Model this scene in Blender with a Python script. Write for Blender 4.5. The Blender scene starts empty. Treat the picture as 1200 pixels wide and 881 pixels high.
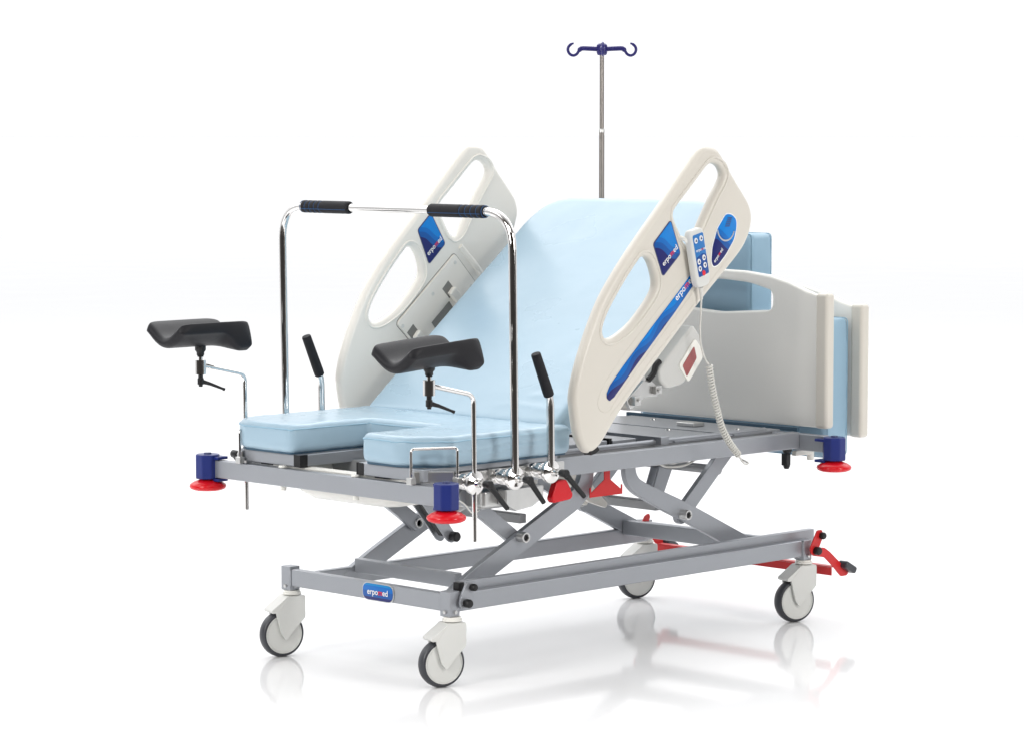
import bpy, bmesh, math, random
from mathutils import Vector, Matrix
random.seed(4)
scene = bpy.context.scene
COL = scene.collection
R = math.radians

# ------------------------------------------------------------------ materials
def nodes(m):
    m.use_nodes = True
    nt = m.node_tree
    return nt, nt.nodes, nt.links, nt.nodes['Principled BSDF']

def mat(name, col, rough=.5, metal=0., spec=.5, bump=0., bscale=200., var=0., vscale=3., coat=0., rvar=0., stretch=None, sheen=0., trans=0., sss=0.):
    m = bpy.data.materials.new(name)
    nt, N, L, b = nodes(m)
    b.inputs['Base Color'].default_value = (*col, 1)
    b.inputs['Roughness'].default_value = rough
    b.inputs['Metallic'].default_value = metal
    b.inputs['Specular IOR Level'].default_value = spec
    b.inputs['Coat Weight'].default_value = coat
    b.inputs['Coat Roughness'].default_value = .08
    b.inputs['Sheen Weight'].default_value = sheen
    if trans: b.inputs['Transmission Weight'].default_value = trans
    if sss:
        b.inputs['Subsurface Weight'].default_value = sss
        b.inputs['Subsurface Radius'].default_value = (.02, .02, .02)
    tc = N.new('ShaderNodeTexCoord')
    src = tc.outputs['Object']
    if stretch:
        mp = N.new('ShaderNodeMapping'); mp.inputs['Scale'].default_value = stretch
        L.new(src, mp.inputs['Vector']); src = mp.outputs['Vector']
    if var or rvar:
        n = N.new('ShaderNodeTexNoise'); n.inputs['Scale'].default_value = vscale
        n.inputs['Detail'].default_value = 6
        L.new(src, n.inputs['Vector'])
        if var:
            mx = N.new('ShaderNodeMix'); mx.data_type = 'RGBA'
            mx.inputs['A'].default_value = (*[c*(1-var) for c in col], 1)
            mx.inputs['B'].default_value = (*[min(1, c*(1+var)) for c in col], 1)
            L.new(n.outputs['Fac'], mx.inputs['Factor']); L.new(mx.outputs['Result'], b.inputs['Base Color'])
        if rvar:
            mr = N.new('ShaderNodeMapRange')
            mr.inputs['To Min'].default_value = max(.02, rough-rvar); mr.inputs['To Max'].default_value = rough+rvar
            L.new(n.outputs['Fac'], mr.inputs['Value']); L.new(mr.outputs['Result'], b.inputs['Roughness'])
    if bump:
        n2 = N.new('ShaderNodeTexNoise'); n2.inputs['Scale'].default_value = bscale
        n2.inputs['Detail'].default_value = 4
        L.new(src, n2.inputs['Vector'])
        bp = N.new('ShaderNodeBump'); bp.inputs['Strength'].default_value = bump; bp.inputs['Distance'].default_value = .002
        L.new(n2.outputs['Fac'], bp.inputs['Height']); L.new(bp.outputs['Normal'], b.inputs['Normal'])
    return m

M = {}
M['steel'] = mat('painted_steel', (.345, .36, .388), .34, .52, bump=.15, bscale=600, var=.05, vscale=6, rvar=.06)
M['steel_dark'] = mat('painted_steel_inner', (.36, .365, .375), .40, .5, bump=.15, bscale=600, var=.05, vscale=6)
M['chrome'] = mat('chrome', (.76, .745, .73), .07, 1., var=.03, vscale=20, rvar=.03)
M['pole'] = mat('pole_metal', (.27, .25, .235), .33, 1.)
M['zinc'] = mat('zinc', (.62, .62, .61), .28, .9, var=.08, vscale=30)
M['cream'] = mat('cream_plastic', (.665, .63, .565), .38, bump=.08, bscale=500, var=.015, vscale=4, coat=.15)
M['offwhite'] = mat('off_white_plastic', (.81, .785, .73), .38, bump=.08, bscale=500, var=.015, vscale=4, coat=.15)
M['board'] = mat('board_laminate', (.86, .845, .80), .40, bump=.06, bscale=400, var=.012, vscale=3, coat=.1)
M['castor'] = mat('castor_plastic', (.66, .665, .64), .40, bump=.08, bscale=400, var=.02, vscale=10)
M['ivory'] = mat('ivory_plastic', (.80, .79, .74), .35)
M['basin'] = mat('basin_plastic', (.80, .79, .75), .22, var=.02, sss=.3)
M['rubber'] = mat('tyre_rubber', (.030, .032, .040), .38, bump=.2, bscale=300, var=.2, vscale=30, spec=.6)
M['black'] = mat('black_plastic', (.010, .010, .011), .38, spec=.35, bump=.15, bscale=500, var=.15, vscale=30)
M['foamblack'] = mat('black_foam', (.009, .009, .012), .65, spec=.3, bump=.5, bscale=500, var=.2, vscale=60)
M['pad'] = mat('charcoal_pad', (.012, .012, .015), .48, bump=.2, bscale=350, var=.12, vscale=25, rvar=.05, spec=.24)
M['navy'] = mat('navy_plastic', (.013, .025, .165), .36, spec=.4, bump=.08, bscale=400, var=.06, vscale=20)
M['hook'] = mat('violet_plastic', (.022, .018, .14), .30, spec=.35, var=.05, vscale=20)
M['red'] = mat('red_plastic', (.66, .006, .014), .22, spec=.4, var=.04, vscale=20)
M['redpaint'] = mat('red_paint', (.58, .020, .022), .35, spec=.4, var=.05, vscale=15, bump=.08, bscale=400)
M['vinyl'] = mat('blue_vinyl', (.345, .482, .583), .29, bump=.12, bscale=26, var=.02, vscale=3, rvar=.06, spec=.5, stretch=(1, 1, 2.2))
M['vinyl_deep'] = mat('blue_vinyl_shell', (.30, .46, .585), .40, bump=.2, bscale=22, var=.025, vscale=3, rvar=.05)
M['seam'] = mat('vinyl_seam', (.27, .44, .56), .5)
M['underside'] = mat('dark_blue_base', (.04, .09, .14), .5)
M['cable'] = mat('grey_cable', (.62, .61, .57), .4)
M['white'] = mat('white_print', (.85, .85, .85), .4)
M['redprint'] = mat('red_print', (.72, .015, .03), .4)
M['darkprint'] = mat('dark_print', (.03, .04, .14), .4)
M['window'] = mat('red_window', (.33, .10, .10), .15, var=.25, vscale=40)
M['slot'] = mat('dark_slot', (.20, .20, .19), .6)
M['bluelite'] = mat('handset_blue', (.02, .17, .48), .3)

def wave_blue(name, ang, freq=1., lo=(.0, .20, .62), mid=(.005, .085, .34), hi=(.012, .016, .13)):
    """printed label: bands of blue with a wavy border, light at the top, navy at the bottom"""
    m = bpy.data.materials.new(name)
    nt, N, L, b = nodes(m)
    b.inputs['Roughness'].default_value = .22
    b.inputs['Coat Weight'].default_value = .1; b.inputs['Specular IOR Level'].default_value = .35
    tc = N.new('ShaderNodeTexCoord'); mp = N.new('ShaderNodeMapping')
    mp.inputs['Rotation'].default_value = (0, ang, 0)
    L.new(tc.outputs['Object'], mp.inputs['Vector'])
    sp = N.new('ShaderNodeSeparateXYZ'); L.new(mp.outputs['Vector'], sp.inputs['Vector'])
    sn = N.new('ShaderNodeMath'); sn.operation = 'SINE'
    mu = N.new('ShaderNodeMath'); mu.operation = 'MULTIPLY'; mu.inputs[1].default_value = 55*freq
    L.new(sp.outputs['X'], mu.inputs[0]); L.new(mu.outputs[0], sn.inputs[0])
    sc = N.new('ShaderNodeMath'); sc.operation = 'MULTIPLY'; sc.inputs[1].default_value = .006/freq
    L.new(sn.outputs[0], sc.inputs[0])
    ad = N.new('ShaderNodeMath'); ad.operation = 'ADD'; L.new(sc.outputs[0], ad.inputs[0]); L.new(sp.outputs['Z'], ad.inputs[1])
    mr = N.new('ShaderNodeMapRange'); mr.inputs['From Min'].default_value = -.06; mr.inputs['From Max'].default_value = .06
    L.new(ad.outputs[0], mr.inputs['Value'])
    rp = N.new('ShaderNodeValToRGB'); rp.color_ramp.interpolation = 'CONSTANT'
    e = rp.color_ramp.elements; e[0].position = 0; e[0].color = (*hi, 1); e[1].position = .36; e[1].color = (*mid, 1)
    x = e.new(.52); x.color = (.003, .135, .48, 1); y = e.new(.66); y.color = (*lo, 1)
    L.new(mr.outputs['Result'], rp.inputs['Fac']); L.new(rp.outputs['Color'], b.inputs['Base Color'])
    return m
M['label'] = wave_blue('label_print', R(-20))
M['label_strip'] = wave_blue('strip_print', R(38), .7)
M['label_oval'] = wave_blue('oval_print', R(-20), .8)
M['label_pill'] = wave_blue('pill_print', R(0), .8, lo=(.01, .22, .52))

# ------------------------------------------------------------------ geometry helpers
def finish(o, bevel=0., seg=2, smooth=35):
    me = o.data
    me.shade_smooth()
    if bevel:
        md = o.modifiers.new('bevel', 'BEVEL'); md.width = bevel; md.segments = seg
        md.limit_method = 'ANGLE'; md.angle_limit = R(35); md.harden_normals = True
    else:
        me.set_sharp_from_angle(angle=R(smooth))
    return o

def link(name, bm, m, parent=None, bevel=0., seg=2, smooth=35):
    bmesh.ops.recalc_face_normals(bm, faces=bm.faces)
    me = bpy.data.meshes.new(name); bm.to_mesh(me); bm.free()
    o = bpy.data.objects.new(name, me); COL.objects.link(o)
    me.materials.append(m if not isinstance(m, str) else M[m])
    if parent is not None: set_parent(o, parent)
    return finish(o, bevel, seg, smooth)

def link_each(name, bm, m, parent=None, bevel=0., seg=2, smooth=35):
    """every connected piece becomes an object of its own"""
    bmesh.ops.recalc_face_normals(bm, faces=bm.faces)
    seen = set(); res = []
    for v0 in bm.verts:
        if v0 in seen: continue
        st_ = [v0]; isl = []; seen.add(v0)
        while st_:
            v = st_.pop(); isl.append(v)
            for e in v.link_edges:
                w_ = e.other_vert(v)
                if w_ not in seen: seen.add(w_); st_.append(w_)
        nb = bmesh.new(); vm = {v: nb.verts.new(v.co) for v in isl}
        for f in {f for v in isl for f in v.link_faces}: nb.faces.new([vm[v] for v in f.verts])
        res.append(link(name, nb, m, parent, bevel, seg, smooth))
    bm.free(); return res

def set_parent(o, p):
    o.parent = p
    # all meshes are built in world coordinates; undo the root's location/rotation
    o.matrix_parent_inverse = WORLD.get(p.name, Matrix()).inverted()

WORLD = {}
def wm(o):
    return WORLD.get(o.name, Matrix())

def thing(name, label, cat, loc, group=None):
    o = bpy.data.objects.new(name, None); COL.objects.link(o)
    o.empty_display_size = .05
    o.location = loc; WORLD[o.name] = Matrix.Translation(Vector(loc))
    o['label'] = label; o['category'] = cat
    if group: o['group'] = group
    return o

def tag(o, label, cat, group=None):
    o['label'] = label; o['category'] = cat
    if group: o['group'] = group
    return o

def dup(root, dx=(0, 0, 0), label=None, mirror=None):
    r = root.copy(); COL.objects.link(r); r.location = Vector(root.location)+Vector(dx)
    if label: r['label'] = label
    for ch in list(root.children):
        c = ch.copy(); COL.objects.link(c); c.parent = r
        for g in ch.children:
            d = g.copy(); COL.objects.link(d); d.parent = c
    return r

def box(bm, x0, x1, y0, y1, z0, z1, mtx=None):
    vs = [bm.verts.new((x, y, z)) for z in (z0, z1) for y in (y0, y1) for x in (x0, x1)]
    for f in ((0, 2, 3, 1), (4, 5, 7, 6), (0, 1, 5, 4), (2, 6, 7, 3), (0, 4, 6, 2), (1, 3, 7, 5)):
        bm.faces.new([vs[i] for i in f])
    if mtx: bmesh.ops.transform(bm, matrix=mtx, verts=vs)
    return vs

def beam(bm, a, b, w, h, up=(0, 0, 1)):
    """box between two points; w sideways, h along up"""
    a, b = Vector(a), Vector(b); d = (b-a); n = d.normalized(); u = Vector(up)
    s = n.cross(u).normalized(); u = s.cross(n).normalized()
    vs = []
    for p in (a, b):
        for i, j in ((-1, -1), (1, -1), (1, 1), (-1, 1)):
            vs.append(bm.verts.new(p+s*i*w/2+u*j*h/2))
    bm.faces.new(vs[0:4][::-1]); bm.faces.new(vs[4:8])
    for i in range(4):
        bm.faces.new((vs[i], vs[(i+1) % 4], vs[4+(i+1) % 4], vs[4+i]))

def ring_frames(pts):
    pts = [Vector(p) for p in pts]; n = len(pts); T = []
    for i in range(n):
        a = pts[max(i-1, 0)]; b = pts[min(i+1, n-1)]; T.append((b-a).normalized())
    ref = Vector((0, 0, 1)) if abs(T[0].z) < .9 else Vector((1, 0, 0))
    u = (ref-T[0]*ref.dot(T[0])).normalized(); out = []
    for i in range(n):
        u = (u-T[i]*u.dot(T[i])).normalized(); v = T[i].cross(u); out.append((pts[i], u, v))
    return out

def tube(bm, pts, r, seg=16, cap=True, radii=None):
    fr = ring_frames(pts); rings = []
    for k, (p, u, v) in enumerate(fr):
        rr = radii[k] if radii else r
        rings.append([bm.verts.new(p+(u*math.cos(2*math.pi*i/seg)+v*math.sin(2*math.pi*i/seg))*rr) for i in range(seg)])
    for a, b in zip(rings, rings[1:]):
        for i in range(seg):
            bm.faces.new((a[i], a[(i+1) % seg], b[(i+1) % seg], b[i]))
    if cap:
        bm.faces.new(rings[0][::-1]); bm.faces.new(rings[-1])

def round_path(pts, r, n=8):
    """polyline with arc-rounded inner corners"""
    pts = [Vector(p) for p in pts]; out = [pts[0]]
    for i in range(1, len(pts)-1):
        p = pts[i]; a = (pts[i-1]-p); b = (pts[i+1]-p)
        d = min(r, a.length*.49, b.length*.49); A = p+a.normalized()*d; B = p+b.normalized()*d
        for k in range(n+1):
            t = k/n; out.append(A*(1-t)**2+p*2*t*(1-t)+B*t*t)
    out.append(pts[-1]); return out

def lathe(bm, prof, origin, axis=(0, 0, 1), seg=32, cap=True):
    """prof: list of (radius, height)"""
    ax = Vector(axis).normalized(); q = Vector((0, 0, 1)).rotation_difference(ax); o = Vector(origin)
    rings = []
    for r, h in prof:
        if r < 1e-6: rings.append([bm.verts.new(o+q@Vector((0, 0, h)))])
        else: rings.append([bm.verts.new(o+q@Vector((r*math.cos(2*math.pi*i/seg), r*math.sin(2*math.pi*i/seg), h))) for i in range(seg)])
    for a, b in zip(rings, rings[1:]):
        for i in range(seg):
            j = (i+1) % seg
            if len(a) == 1 and len(b) == 1: continue
            if len(a) == 1: bm.faces.new((a[0], b[j], b[i]))
            elif len(b) == 1: bm.faces.new((a[i], a[j], b[0]))
            else: bm.faces.new((a[i], a[j], b[j], b[i]))
    if cap and len(rings[0]) > 1: bm.faces.new(rings[0][::-1])
    if cap and len(rings[-1]) > 1: bm.faces.new(rings[-1])

def prism(bm, poly, plane, lo, hi):
    """poly in 2-D extruded lo..hi along the third axis. plane 'xz' (third y), 'xy' (third z), 'yz' (third x)"""
    def P(a, b, c):
        return {'xz': (a, c, b), 'xy': (a, b, c), 'yz': (c, a, b)}[plane]
    A = [bm.verts.new(P(a, b, lo)) for a, b in poly]; B = [bm.verts.new(P(a, b, hi)) for a, b in poly]
    bm.faces.new(A); bm.faces.new(B[::-1]); n = len(poly)
    for i in range(n): bm.faces.new((A[i], A[(i+1) % n], B[(i+1) % n], B[i]))

def catmull(pts, n=5, closed=True):
    out = []; N_ = len(pts); rng = N_ if closed else N_-1
    for i in range(rng):
        if closed: p0, p1, p2, p3 = (pts[(i+k-1) % N_] for k in range(4))
        else: p0, p1, p2, p3 = (pts[min(max(i+k-1, 0), N_-1)] for k in range(4))
        for k in range(n):
            t = k/n
            out.append(tuple(.5*((2*p1[j])+(-p0[j]+p2[j])*t+(2*p0[j]-5*p1[j]+4*p2[j]-p3[j])*t*t+(-p0[j]+3*p1[j]-3*p2[j]+p3[j])*t**3) for j in range(len(p1))))
    if not closed: out.append(tuple(pts[-1]))
    return out

def round_poly(poly, r, n=5):
    P_ = [Vector((a, b, 0)) for a, b in poly]; out = []; N_ = len(P_)
    rs = r if isinstance(r, (list, tuple)) else [r]*N_
    for i in range(N_):
        p = P_[i]; a = P_[i-1]-p; b = P_[(i+1) % N_]-p
        d = min(rs[i], a.length*.48, b.length*.48)
        if d < 1e-5: out.append((p.x, p.y)); continue
        A = p+a.normalized()*d; B = p+b.normalized()*d
        for k in range(n+1):
            t = k/n; q = A*(1-t)**2+p*2*t*(1-t)+B*t*t; out.append((q.x, q.y))
    return out

def curve_mesh(name, loops, half, bevel, bres=3):
    cu = bpy.data.curves.new(name+'_c', 'CURVE'); cu.dimensions = '2D'; cu.fill_mode = 'BOTH'
    for lp in loops:
        s = cu.splines.new('POLY'); s.points.add(len(lp)-1); s.use_cyclic_u = True
        for i, (a, b) in enumerate(lp): s.points[i].co = (a, b, 0, 1)
    cu.extrude = half-bevel; cu.bevel_depth = bevel; cu.bevel_resolution = bres; cu.offset = -bevel
    o = bpy.data.objects.new('tmp', cu); COL.objects.link(o)
    dg = bpy.context.evaluated_depsgraph_get(); dg.update()
    me = bpy.data.meshes.new_from_object(o.evaluated_get(dg))
    bpy.data.objects.remove(o); bpy.data.curves.remove(cu)
    return me

def plate(name, loops, plane, lo, hi, m, parent=None, bevel=.004, bres=3, smooth=40):
    """plate with holes and rounded rims, extruded lo..hi along the third axis"""
    half = (hi-lo)/2; mid = (hi+lo)/2
    me = curve_mesh(name, loops, half, min(bevel, half*.98), bres)
    for v in me.vertices:
        a, b, c = v.co
        v.co = {'xz': (a, mid-c, b), 'xy': (a, b, mid+c), 'yz': (mid+c, a, b)}[plane]
    bm = bmesh.new(); bm.from_mesh(me); bpy.data.meshes.remove(me)
    bmesh.ops.remove_doubles(bm, verts=bm.verts, dist=1e-5)
    return link(name, bm, m, parent, 0, smooth=smooth)

def text_mesh(name, runs, height, origin, xdir, ydir, parent, thick=.0006, bold=.012):
    """runs: list of (string, material); laid one after another in the plane (xdir, ydir)"""
    X = Vector(xdir).normalized(); Y = Vector(ydir).normalized(); Z = X.cross(Y)
    cur = 0.; objs = []
    for s, m in runs:
        cu = bpy.data.curves.new('t', 'FONT'); cu.body = s; cu.size = 1.; cu.extrude = .0; cu.offset = bold
        o = bpy.data.objects.new('tmp', cu); COL.objects.link(o)
        dg = bpy.context.evaluated_depsgraph_get(); dg.update()
        ev = o.evaluated_get(dg)
        me = bpy.data.meshes.new_from_object(ev)
        w = max((v.co.x for v in me.vertices), default=0); x0 = min((v.co.x for v in me.vertices), default=0)
        bpy.data.objects.remove(o); bpy.data.curves.remove(cu)
        for v in me.vertices:
            x = (v.co.x-x0+cur)*height; y = v.co.y*height
            v.co = Vector(origin)+X*x+Y*y+Z*(thick)
        cur += (w-x0)+.06
        bm = bmesh.new(); bm.from_mesh(me); bpy.data.meshes.remove(me)
        objs.append((bm, m))
    # one mesh for the whole word, two materials
    me = bpy.data.meshes.new(name); full = bmesh.new(); mats = []
    for bm, m in objs:
        mm = M[m]
        if mm not in mats: mats.append(mm)
        k = mats.index(mm); vm = {}
        for v in bm.verts: vm[v] = full.verts.new(v.co)
        for f in bm.faces:
            nf = full.faces.new([vm[v] for v in f.verts]); nf.material_index = k
        bm.free()
    full.to_mesh(me); full.free()
    for mm in mats: me.materials.append(mm)
    o = bpy.data.objects.new(name, me); COL.objects.link(o); set_parent(o, parent)
    return o

LOGO = [('erpo', 'white'), ('m', 'redprint'), ('ed', 'white')]

def disp(o, strength, scale, stretch=None, voxel=.009, smooth_it=6):
    """soft upholstery: even remesh, low-frequency puckers"""
    rm = o.modifiers.new('remesh', 'REMESH'); rm.mode = 'VOXEL'; rm.voxel_size = voxel; rm.use_smooth_shade = True
    sm = o.modifiers.new('smooth', 'SMOOTH'); sm.iterations = smooth_it; sm.factor = .5
    tx = bpy.data.textures.new('cloud', 'CLOUDS'); tx.noise_scale = scale; tx.noise_depth = 2
    dm = o.modifiers.new('disp', 'DISPLACE'); dm.texture = tx; dm.strength = strength; dm.mid_level = .5
    dm.texture_coords = 'LOCAL'
    return o

# ------------------------------------------------------------------ setting
bm = bmesh.new()
S_ = 400
# white glossy sheet: starts in front of the bed and runs far back; the studio floor before it is dark
EDGE = -1.9; q_ = math.sqrt(.5)
def fpt(d, r, z=0): return (d*q_+r*q_, d*q_-r*q_, z)
vs = [bm.verts.new(fpt(*p)) for p in ((EDGE, -S_), (EDGE, S_), (S_, S_), (S_, -S_))]; bm.faces.new(vs)
fm = bpy.data.materials.new('glossy_white_floor'); nt, N, L, b = nodes(fm)
b.inputs['Base Color'].default_value = (.87, .872, .876, 1)
b.inputs['Specular IOR Level'].default_value = .5; b.inputs['IOR'].default_value = 1.20
tc = N.new('ShaderNodeTexCoord'); n1 = N.new('ShaderNodeTexNoise'); n1.inputs['Scale'].default_value = 1.3; n1.inputs['Detail'].default_value = 4
L.new(tc.outputs['Object'], n1.inputs['Vector'])
mr = N.new('ShaderNodeMapRange'); mr.inputs['To Min'].default_value = .045; mr.inputs['To Max'].default_value = .085
L.new(n1.outputs['Fac'], mr.inputs['Value']); L.new(mr.outputs['Result'], b.inputs['Roughness'])
floor = link('floor', bm, fm); floor['kind'] = 'structure'
bm = bmesh.new(); vs = [bm.verts.new(fpt(*p, -.006)) for p in ((-S_, -S_), (-S_, S_), (EDGE+1, S_), (EDGE+1, -S_))]; bm.faces.new(vs)
sf = link('studio_floor', bm, mat('dark_studio_floor', (.035, .03, .026), .7, var=.1, vscale=2)); sf['kind'] = 'structure'

# ------------------------------------------------------------------ the bed
CY = .375
bed = thing('delivery_bed', 'grey steel delivery bed on four castors with raised blue backrest and cream side rails', 'bed', (.85, CY, 0))

# base frame -------------------------------------------------------
PX = (.03, 1.735); PY = (-.005, .745)
bm = bmesh.new()
box(bm, .012, .042, .0175, .7225, .232, .288)                     # foot cross bar
box(bm, .0525, 1.7125, -.022, .008, .230, .287)                   # near long bar
box(bm, .042, 1.62, .615, .643, .232, .289)                       # far long bar
box(bm, 1.700, 1.730, .0175, .7225, .236, .284)                   # head cross bar
box(bm, 1.590, 1.699, .612, .7225, .238, .282)
base = link('base_frame', bm, 'steel', bed, .005)
bm = bmesh.new(); box(bm, .085, 1.815, .0105, .036, .262, .3155)
link('roller_track', bm, 'steel', bed, .003)
for x in PX:
    for y in PY:
        bm = bmesh.new(); box(bm, x-.0215, x+.0215, y-.0225, y+.0225, .217, .296 if x < 1 else .287)
        p = link('castor_post', bm, 'steel', bed, .003)
        bm = bmesh.new(); lathe(bm, [(.0, -.003), (.006, -.003), (.006, .003), (0, .004)], (x-.024, y-.002, .232), (-1, 0, 0), 12)
        lathe(bm, [(.0, -.003), (.006, -.003), (.006, .003), (0, .004)], (x, y-.025, .232), (0, -1, 0), 12)
        link_each('bolt', bm, 'zinc', p)

bm = bmesh.new()
def weld(pts, r=.0028):
    P_ = [Vector(p) for p in pts]; out_ = []
    for a, b in zip(P_, P_[1:]):
        n = max(2, int((b-a).length/.0035))
        for k in range(n): out_.append(a.lerp(b, k/n))
    tube(bm, out_, r, 6, radii=[r*(.8+.35*random.random()) for _ in out_])
weld([(.0115, .0178, .233), (.0115, .0178, .287)]); weld([(.0115, .7222, .233), (.0115, .7222, .287)])
weld([(.0527, -.0225, .231), (.0527, -.0225, .286)]); weld([(1.7123, -.0225, .231), (1.7123, -.0225, .286)])
link_each('weld_bead', bm, 'steel', bed, smooth=60)

# label on the foot bar
yc, zc = .300, .259
pill = round_poly([(yc-.073, zc-.029), (yc+.073, zc-.029), (yc+.073, zc+.029), (yc-.073, zc+.029)], .027)
lb = plate('label', [pill], 'yz', .0085, .0118, 'zinc', bed, .0008)
lb['label'] = 'blue printed label with white lettering'
pill2 = round_poly([(yc-.070, zc-.026), (yc+.070, zc-.026), (yc+.070, zc+.026), (yc-.070, zc+.026)], .025)
me_ = plate('label_face', [pill2], 'yz', -.0002+0, .0012, 'label_pill', None, .0003)
for v in me_.data.vertices: v.co.x += 0; v.co.y -= yc; v.co.z -= zc
me_.location = (.0075, yc, zc); me_.parent = lb; me_.matrix_parent_inverse = Matrix.Translation((-.85, -CY, 0)) @ Matrix() if False else Matrix()
lb_w = Matrix()
def fix_local(o, parent, loc):
    """child whose mesh is local to loc (world); parent meshes are all in world coordinates"""
    o.parent = parent; o.location = loc; o.matrix_parent_inverse = Matrix()
fix_local(me_, lb, (.0075, yc, zc))
text_mesh('lettering', LOGO, .0265, (.0066, yc+.047, zc-.008), (0, -1, 0), (0, 0, 1), lb)

# castors ----------------------------------------------------------
def castor():
    root = bpy.data.objects.new('castor', None); COL.objects.link(root); root.empty_display_size = .03
    def part(name, bm, m, par=None, **k):
        o = link(name, bm, m, None, **k); o.parent = par or root; return o
    bm = bmesh.new(); lathe(bm, [(0, .2025), (.029, .2025), (.031, .2045), (.031, .2095), (.027, .2105), (.027, .2165), (0, .2165)], (0, 0, 0))
    part('swivel_ring', bm, 'ivory')
    # fork: hood + two cheeks running to a V at the hub
    bm = bmesh.new()
    cheek = round_poly([(.033, .198), (.033, .128), (-.016, .078), (-.036, .056), (-.052, .080), (-.070, .148), (-.052, .168), (-.026, .198)], .006, 3)
    prism(bm, cheek, 'xz', -.033, -.024); prism(bm, cheek, 'xz', .024, .033)
    hood = round_poly([(.0325, .2), (.0325, .150), (-.018, .1535), (-.066, .148), (-.084, .147), (-.086, .157), (-.060, .176), (-.028, .2)], .004, 3)
    prism(bm, hood, 'xz', -.0322, .0322)
    box(bm, .018, .0328, -.0322, .0322, .130, .16)
    part('fork', bm, 'castor', bevel=.0025)
    # wheel
    wc = (-.038, 0, .075)
    bm = bmesh.new()
    pr = [(.058, -.0185), (.066, -.0190), (.0705, -.0150), (.0735, -.007), (.074, 0), (.0735, .007), (.0705, .0150), (.066, .0190), (.058, .0185)]
    lathe(bm, pr, wc, (0, 1, 0), 56)
    w = part('wheel', bm, 'castor', smooth=50)
    bm = bmesh.new()
    pr = [(.0628, -.0200), (.066, -.0212), (.0705, -.0185), (.0738, -.012), (.0755, -.004), (.0755, .004), (.0738, .012), (.0705, .0185), (.066, .0212), (.0628, .0200)]
    lathe(bm, pr, wc, (0, 1, 0), 56, cap=False)
    part('tyre', bm, 'rubber', w, smooth=60)
    for s in (-1, 1):
        bm = bmesh.new()
        lathe(bm, [(0, .0188), (.012, .0192), (.0570, .0200), (.0576, .0208), (.0584, .0200), (.0596, .0200), (.0604, .0220), (.0624, .0222), (.0632, .0204), (.0632, .018)], wc, (0, s, 0), 56)
        part('rim', bm, 'castor', w, smooth=25)
    return root
c0 = castor()
def place_child_empty(o, x, y, rz):
    o.parent = bed; o.location = (x-.85, y-CY, 0); o.rotation_euler = (0, 0, rz)
place_child_empty(c0, PX[0]+.004, PY[0]-.006, R(-17))
for (x, y, a) in ((PX[0]+.004, PY[1]-.002, -16), (PX[1]+.004, PY[0], -18), (PX[1], PY[1]-.006, -17)):
    c = dup(c0); place_child_empty(c, x, y, R(a))

# lifting arms -----------------------------------------------------
armA = [(.130, .262), (.271, .336), (.678, .525), (.722, .550), (.740, .576), (.742, .64), (.800, .64), (.803, .575), (.786, .520), (.740, .480), (.512, .376), (.230, .244)]
armC = [(.952, .64), (.952, .572), (.966, .532), (1.000, .502), (1.147, .430), (1.243, .389), (1.50, .268), (1.62, .268), (1.580, .303), (1.269, .446), (1.060, .530), (1.018, .552), (1.004, .580), (1.002, .64)]
def arm(poly, y, idx):
    bm = bmesh.new(); prism(bm, catmull_keep(poly), 'xz', y, y+.022)
    return link('lifting_arm', bm, 'steel', bed, .002)
def catmull_keep(poly):
    return round_poly(poly, .035, 4)
for y in (.115, .613):
    arm(armA, y, 0); arm(armC, y, 1)
# links from the arm pivots up to the deck
def linkbar(a, b, y, w, t=.020):
    bm = bmesh.new()
    A = Vector((a[0], 0, a[1])); B = Vector((b[0], 0, b[1])); d = (B-A).normalized(); n = Vector((-d.z, 0, d.x))
    pts = []
    for s in range(9):
        q = math.pi/2+math.pi*s/8
        v = A+d*math.cos(q)*w/2+n*math.sin(q)*w/2; pts.append((v.x, v.z))
    for s in range(9):
        q = -math.pi/2+math.pi*s/8
        v = B+d*math.cos(q)*w/2+n*math.sin(q)*w/2; pts.append((v.x, v.z))
    prism(bm, pts, 'xz', y, y+t)
    return link('link_arm', bm, 'steel', bed, .002)
for y in (.139, .589):
    linkbar((.456, .407), (.235, .560), y, .048)
    linkbar((1.262, .400), (1.520, .622), y-.002 if y < .3 else y+.002, .056)
# pivot sockets
for x in (.456, 1.237):
    for y, s in ((.115, -1), (.613, -1)):
        bm = bmesh.new()
        lathe(bm, [(.0125, .0), (.0175, 0), (.0175, .030), (.0165, .032), (.0125, .032), (.0105, .030), (.0105, .012), (0, .012)], (x, y+.001, .410), (0, -1, 0), 24)
        sk = link('pivot_tube', bm, 'zinc', bed, 0, smooth=30)
        bm = bmesh.new(); lathe(bm, [(.0100, .0), (.0100, .024), (0, .024)], (x, y, .410), (0, -1, 0), 16)
        link('bore', bm, 'black', sk)
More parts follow.
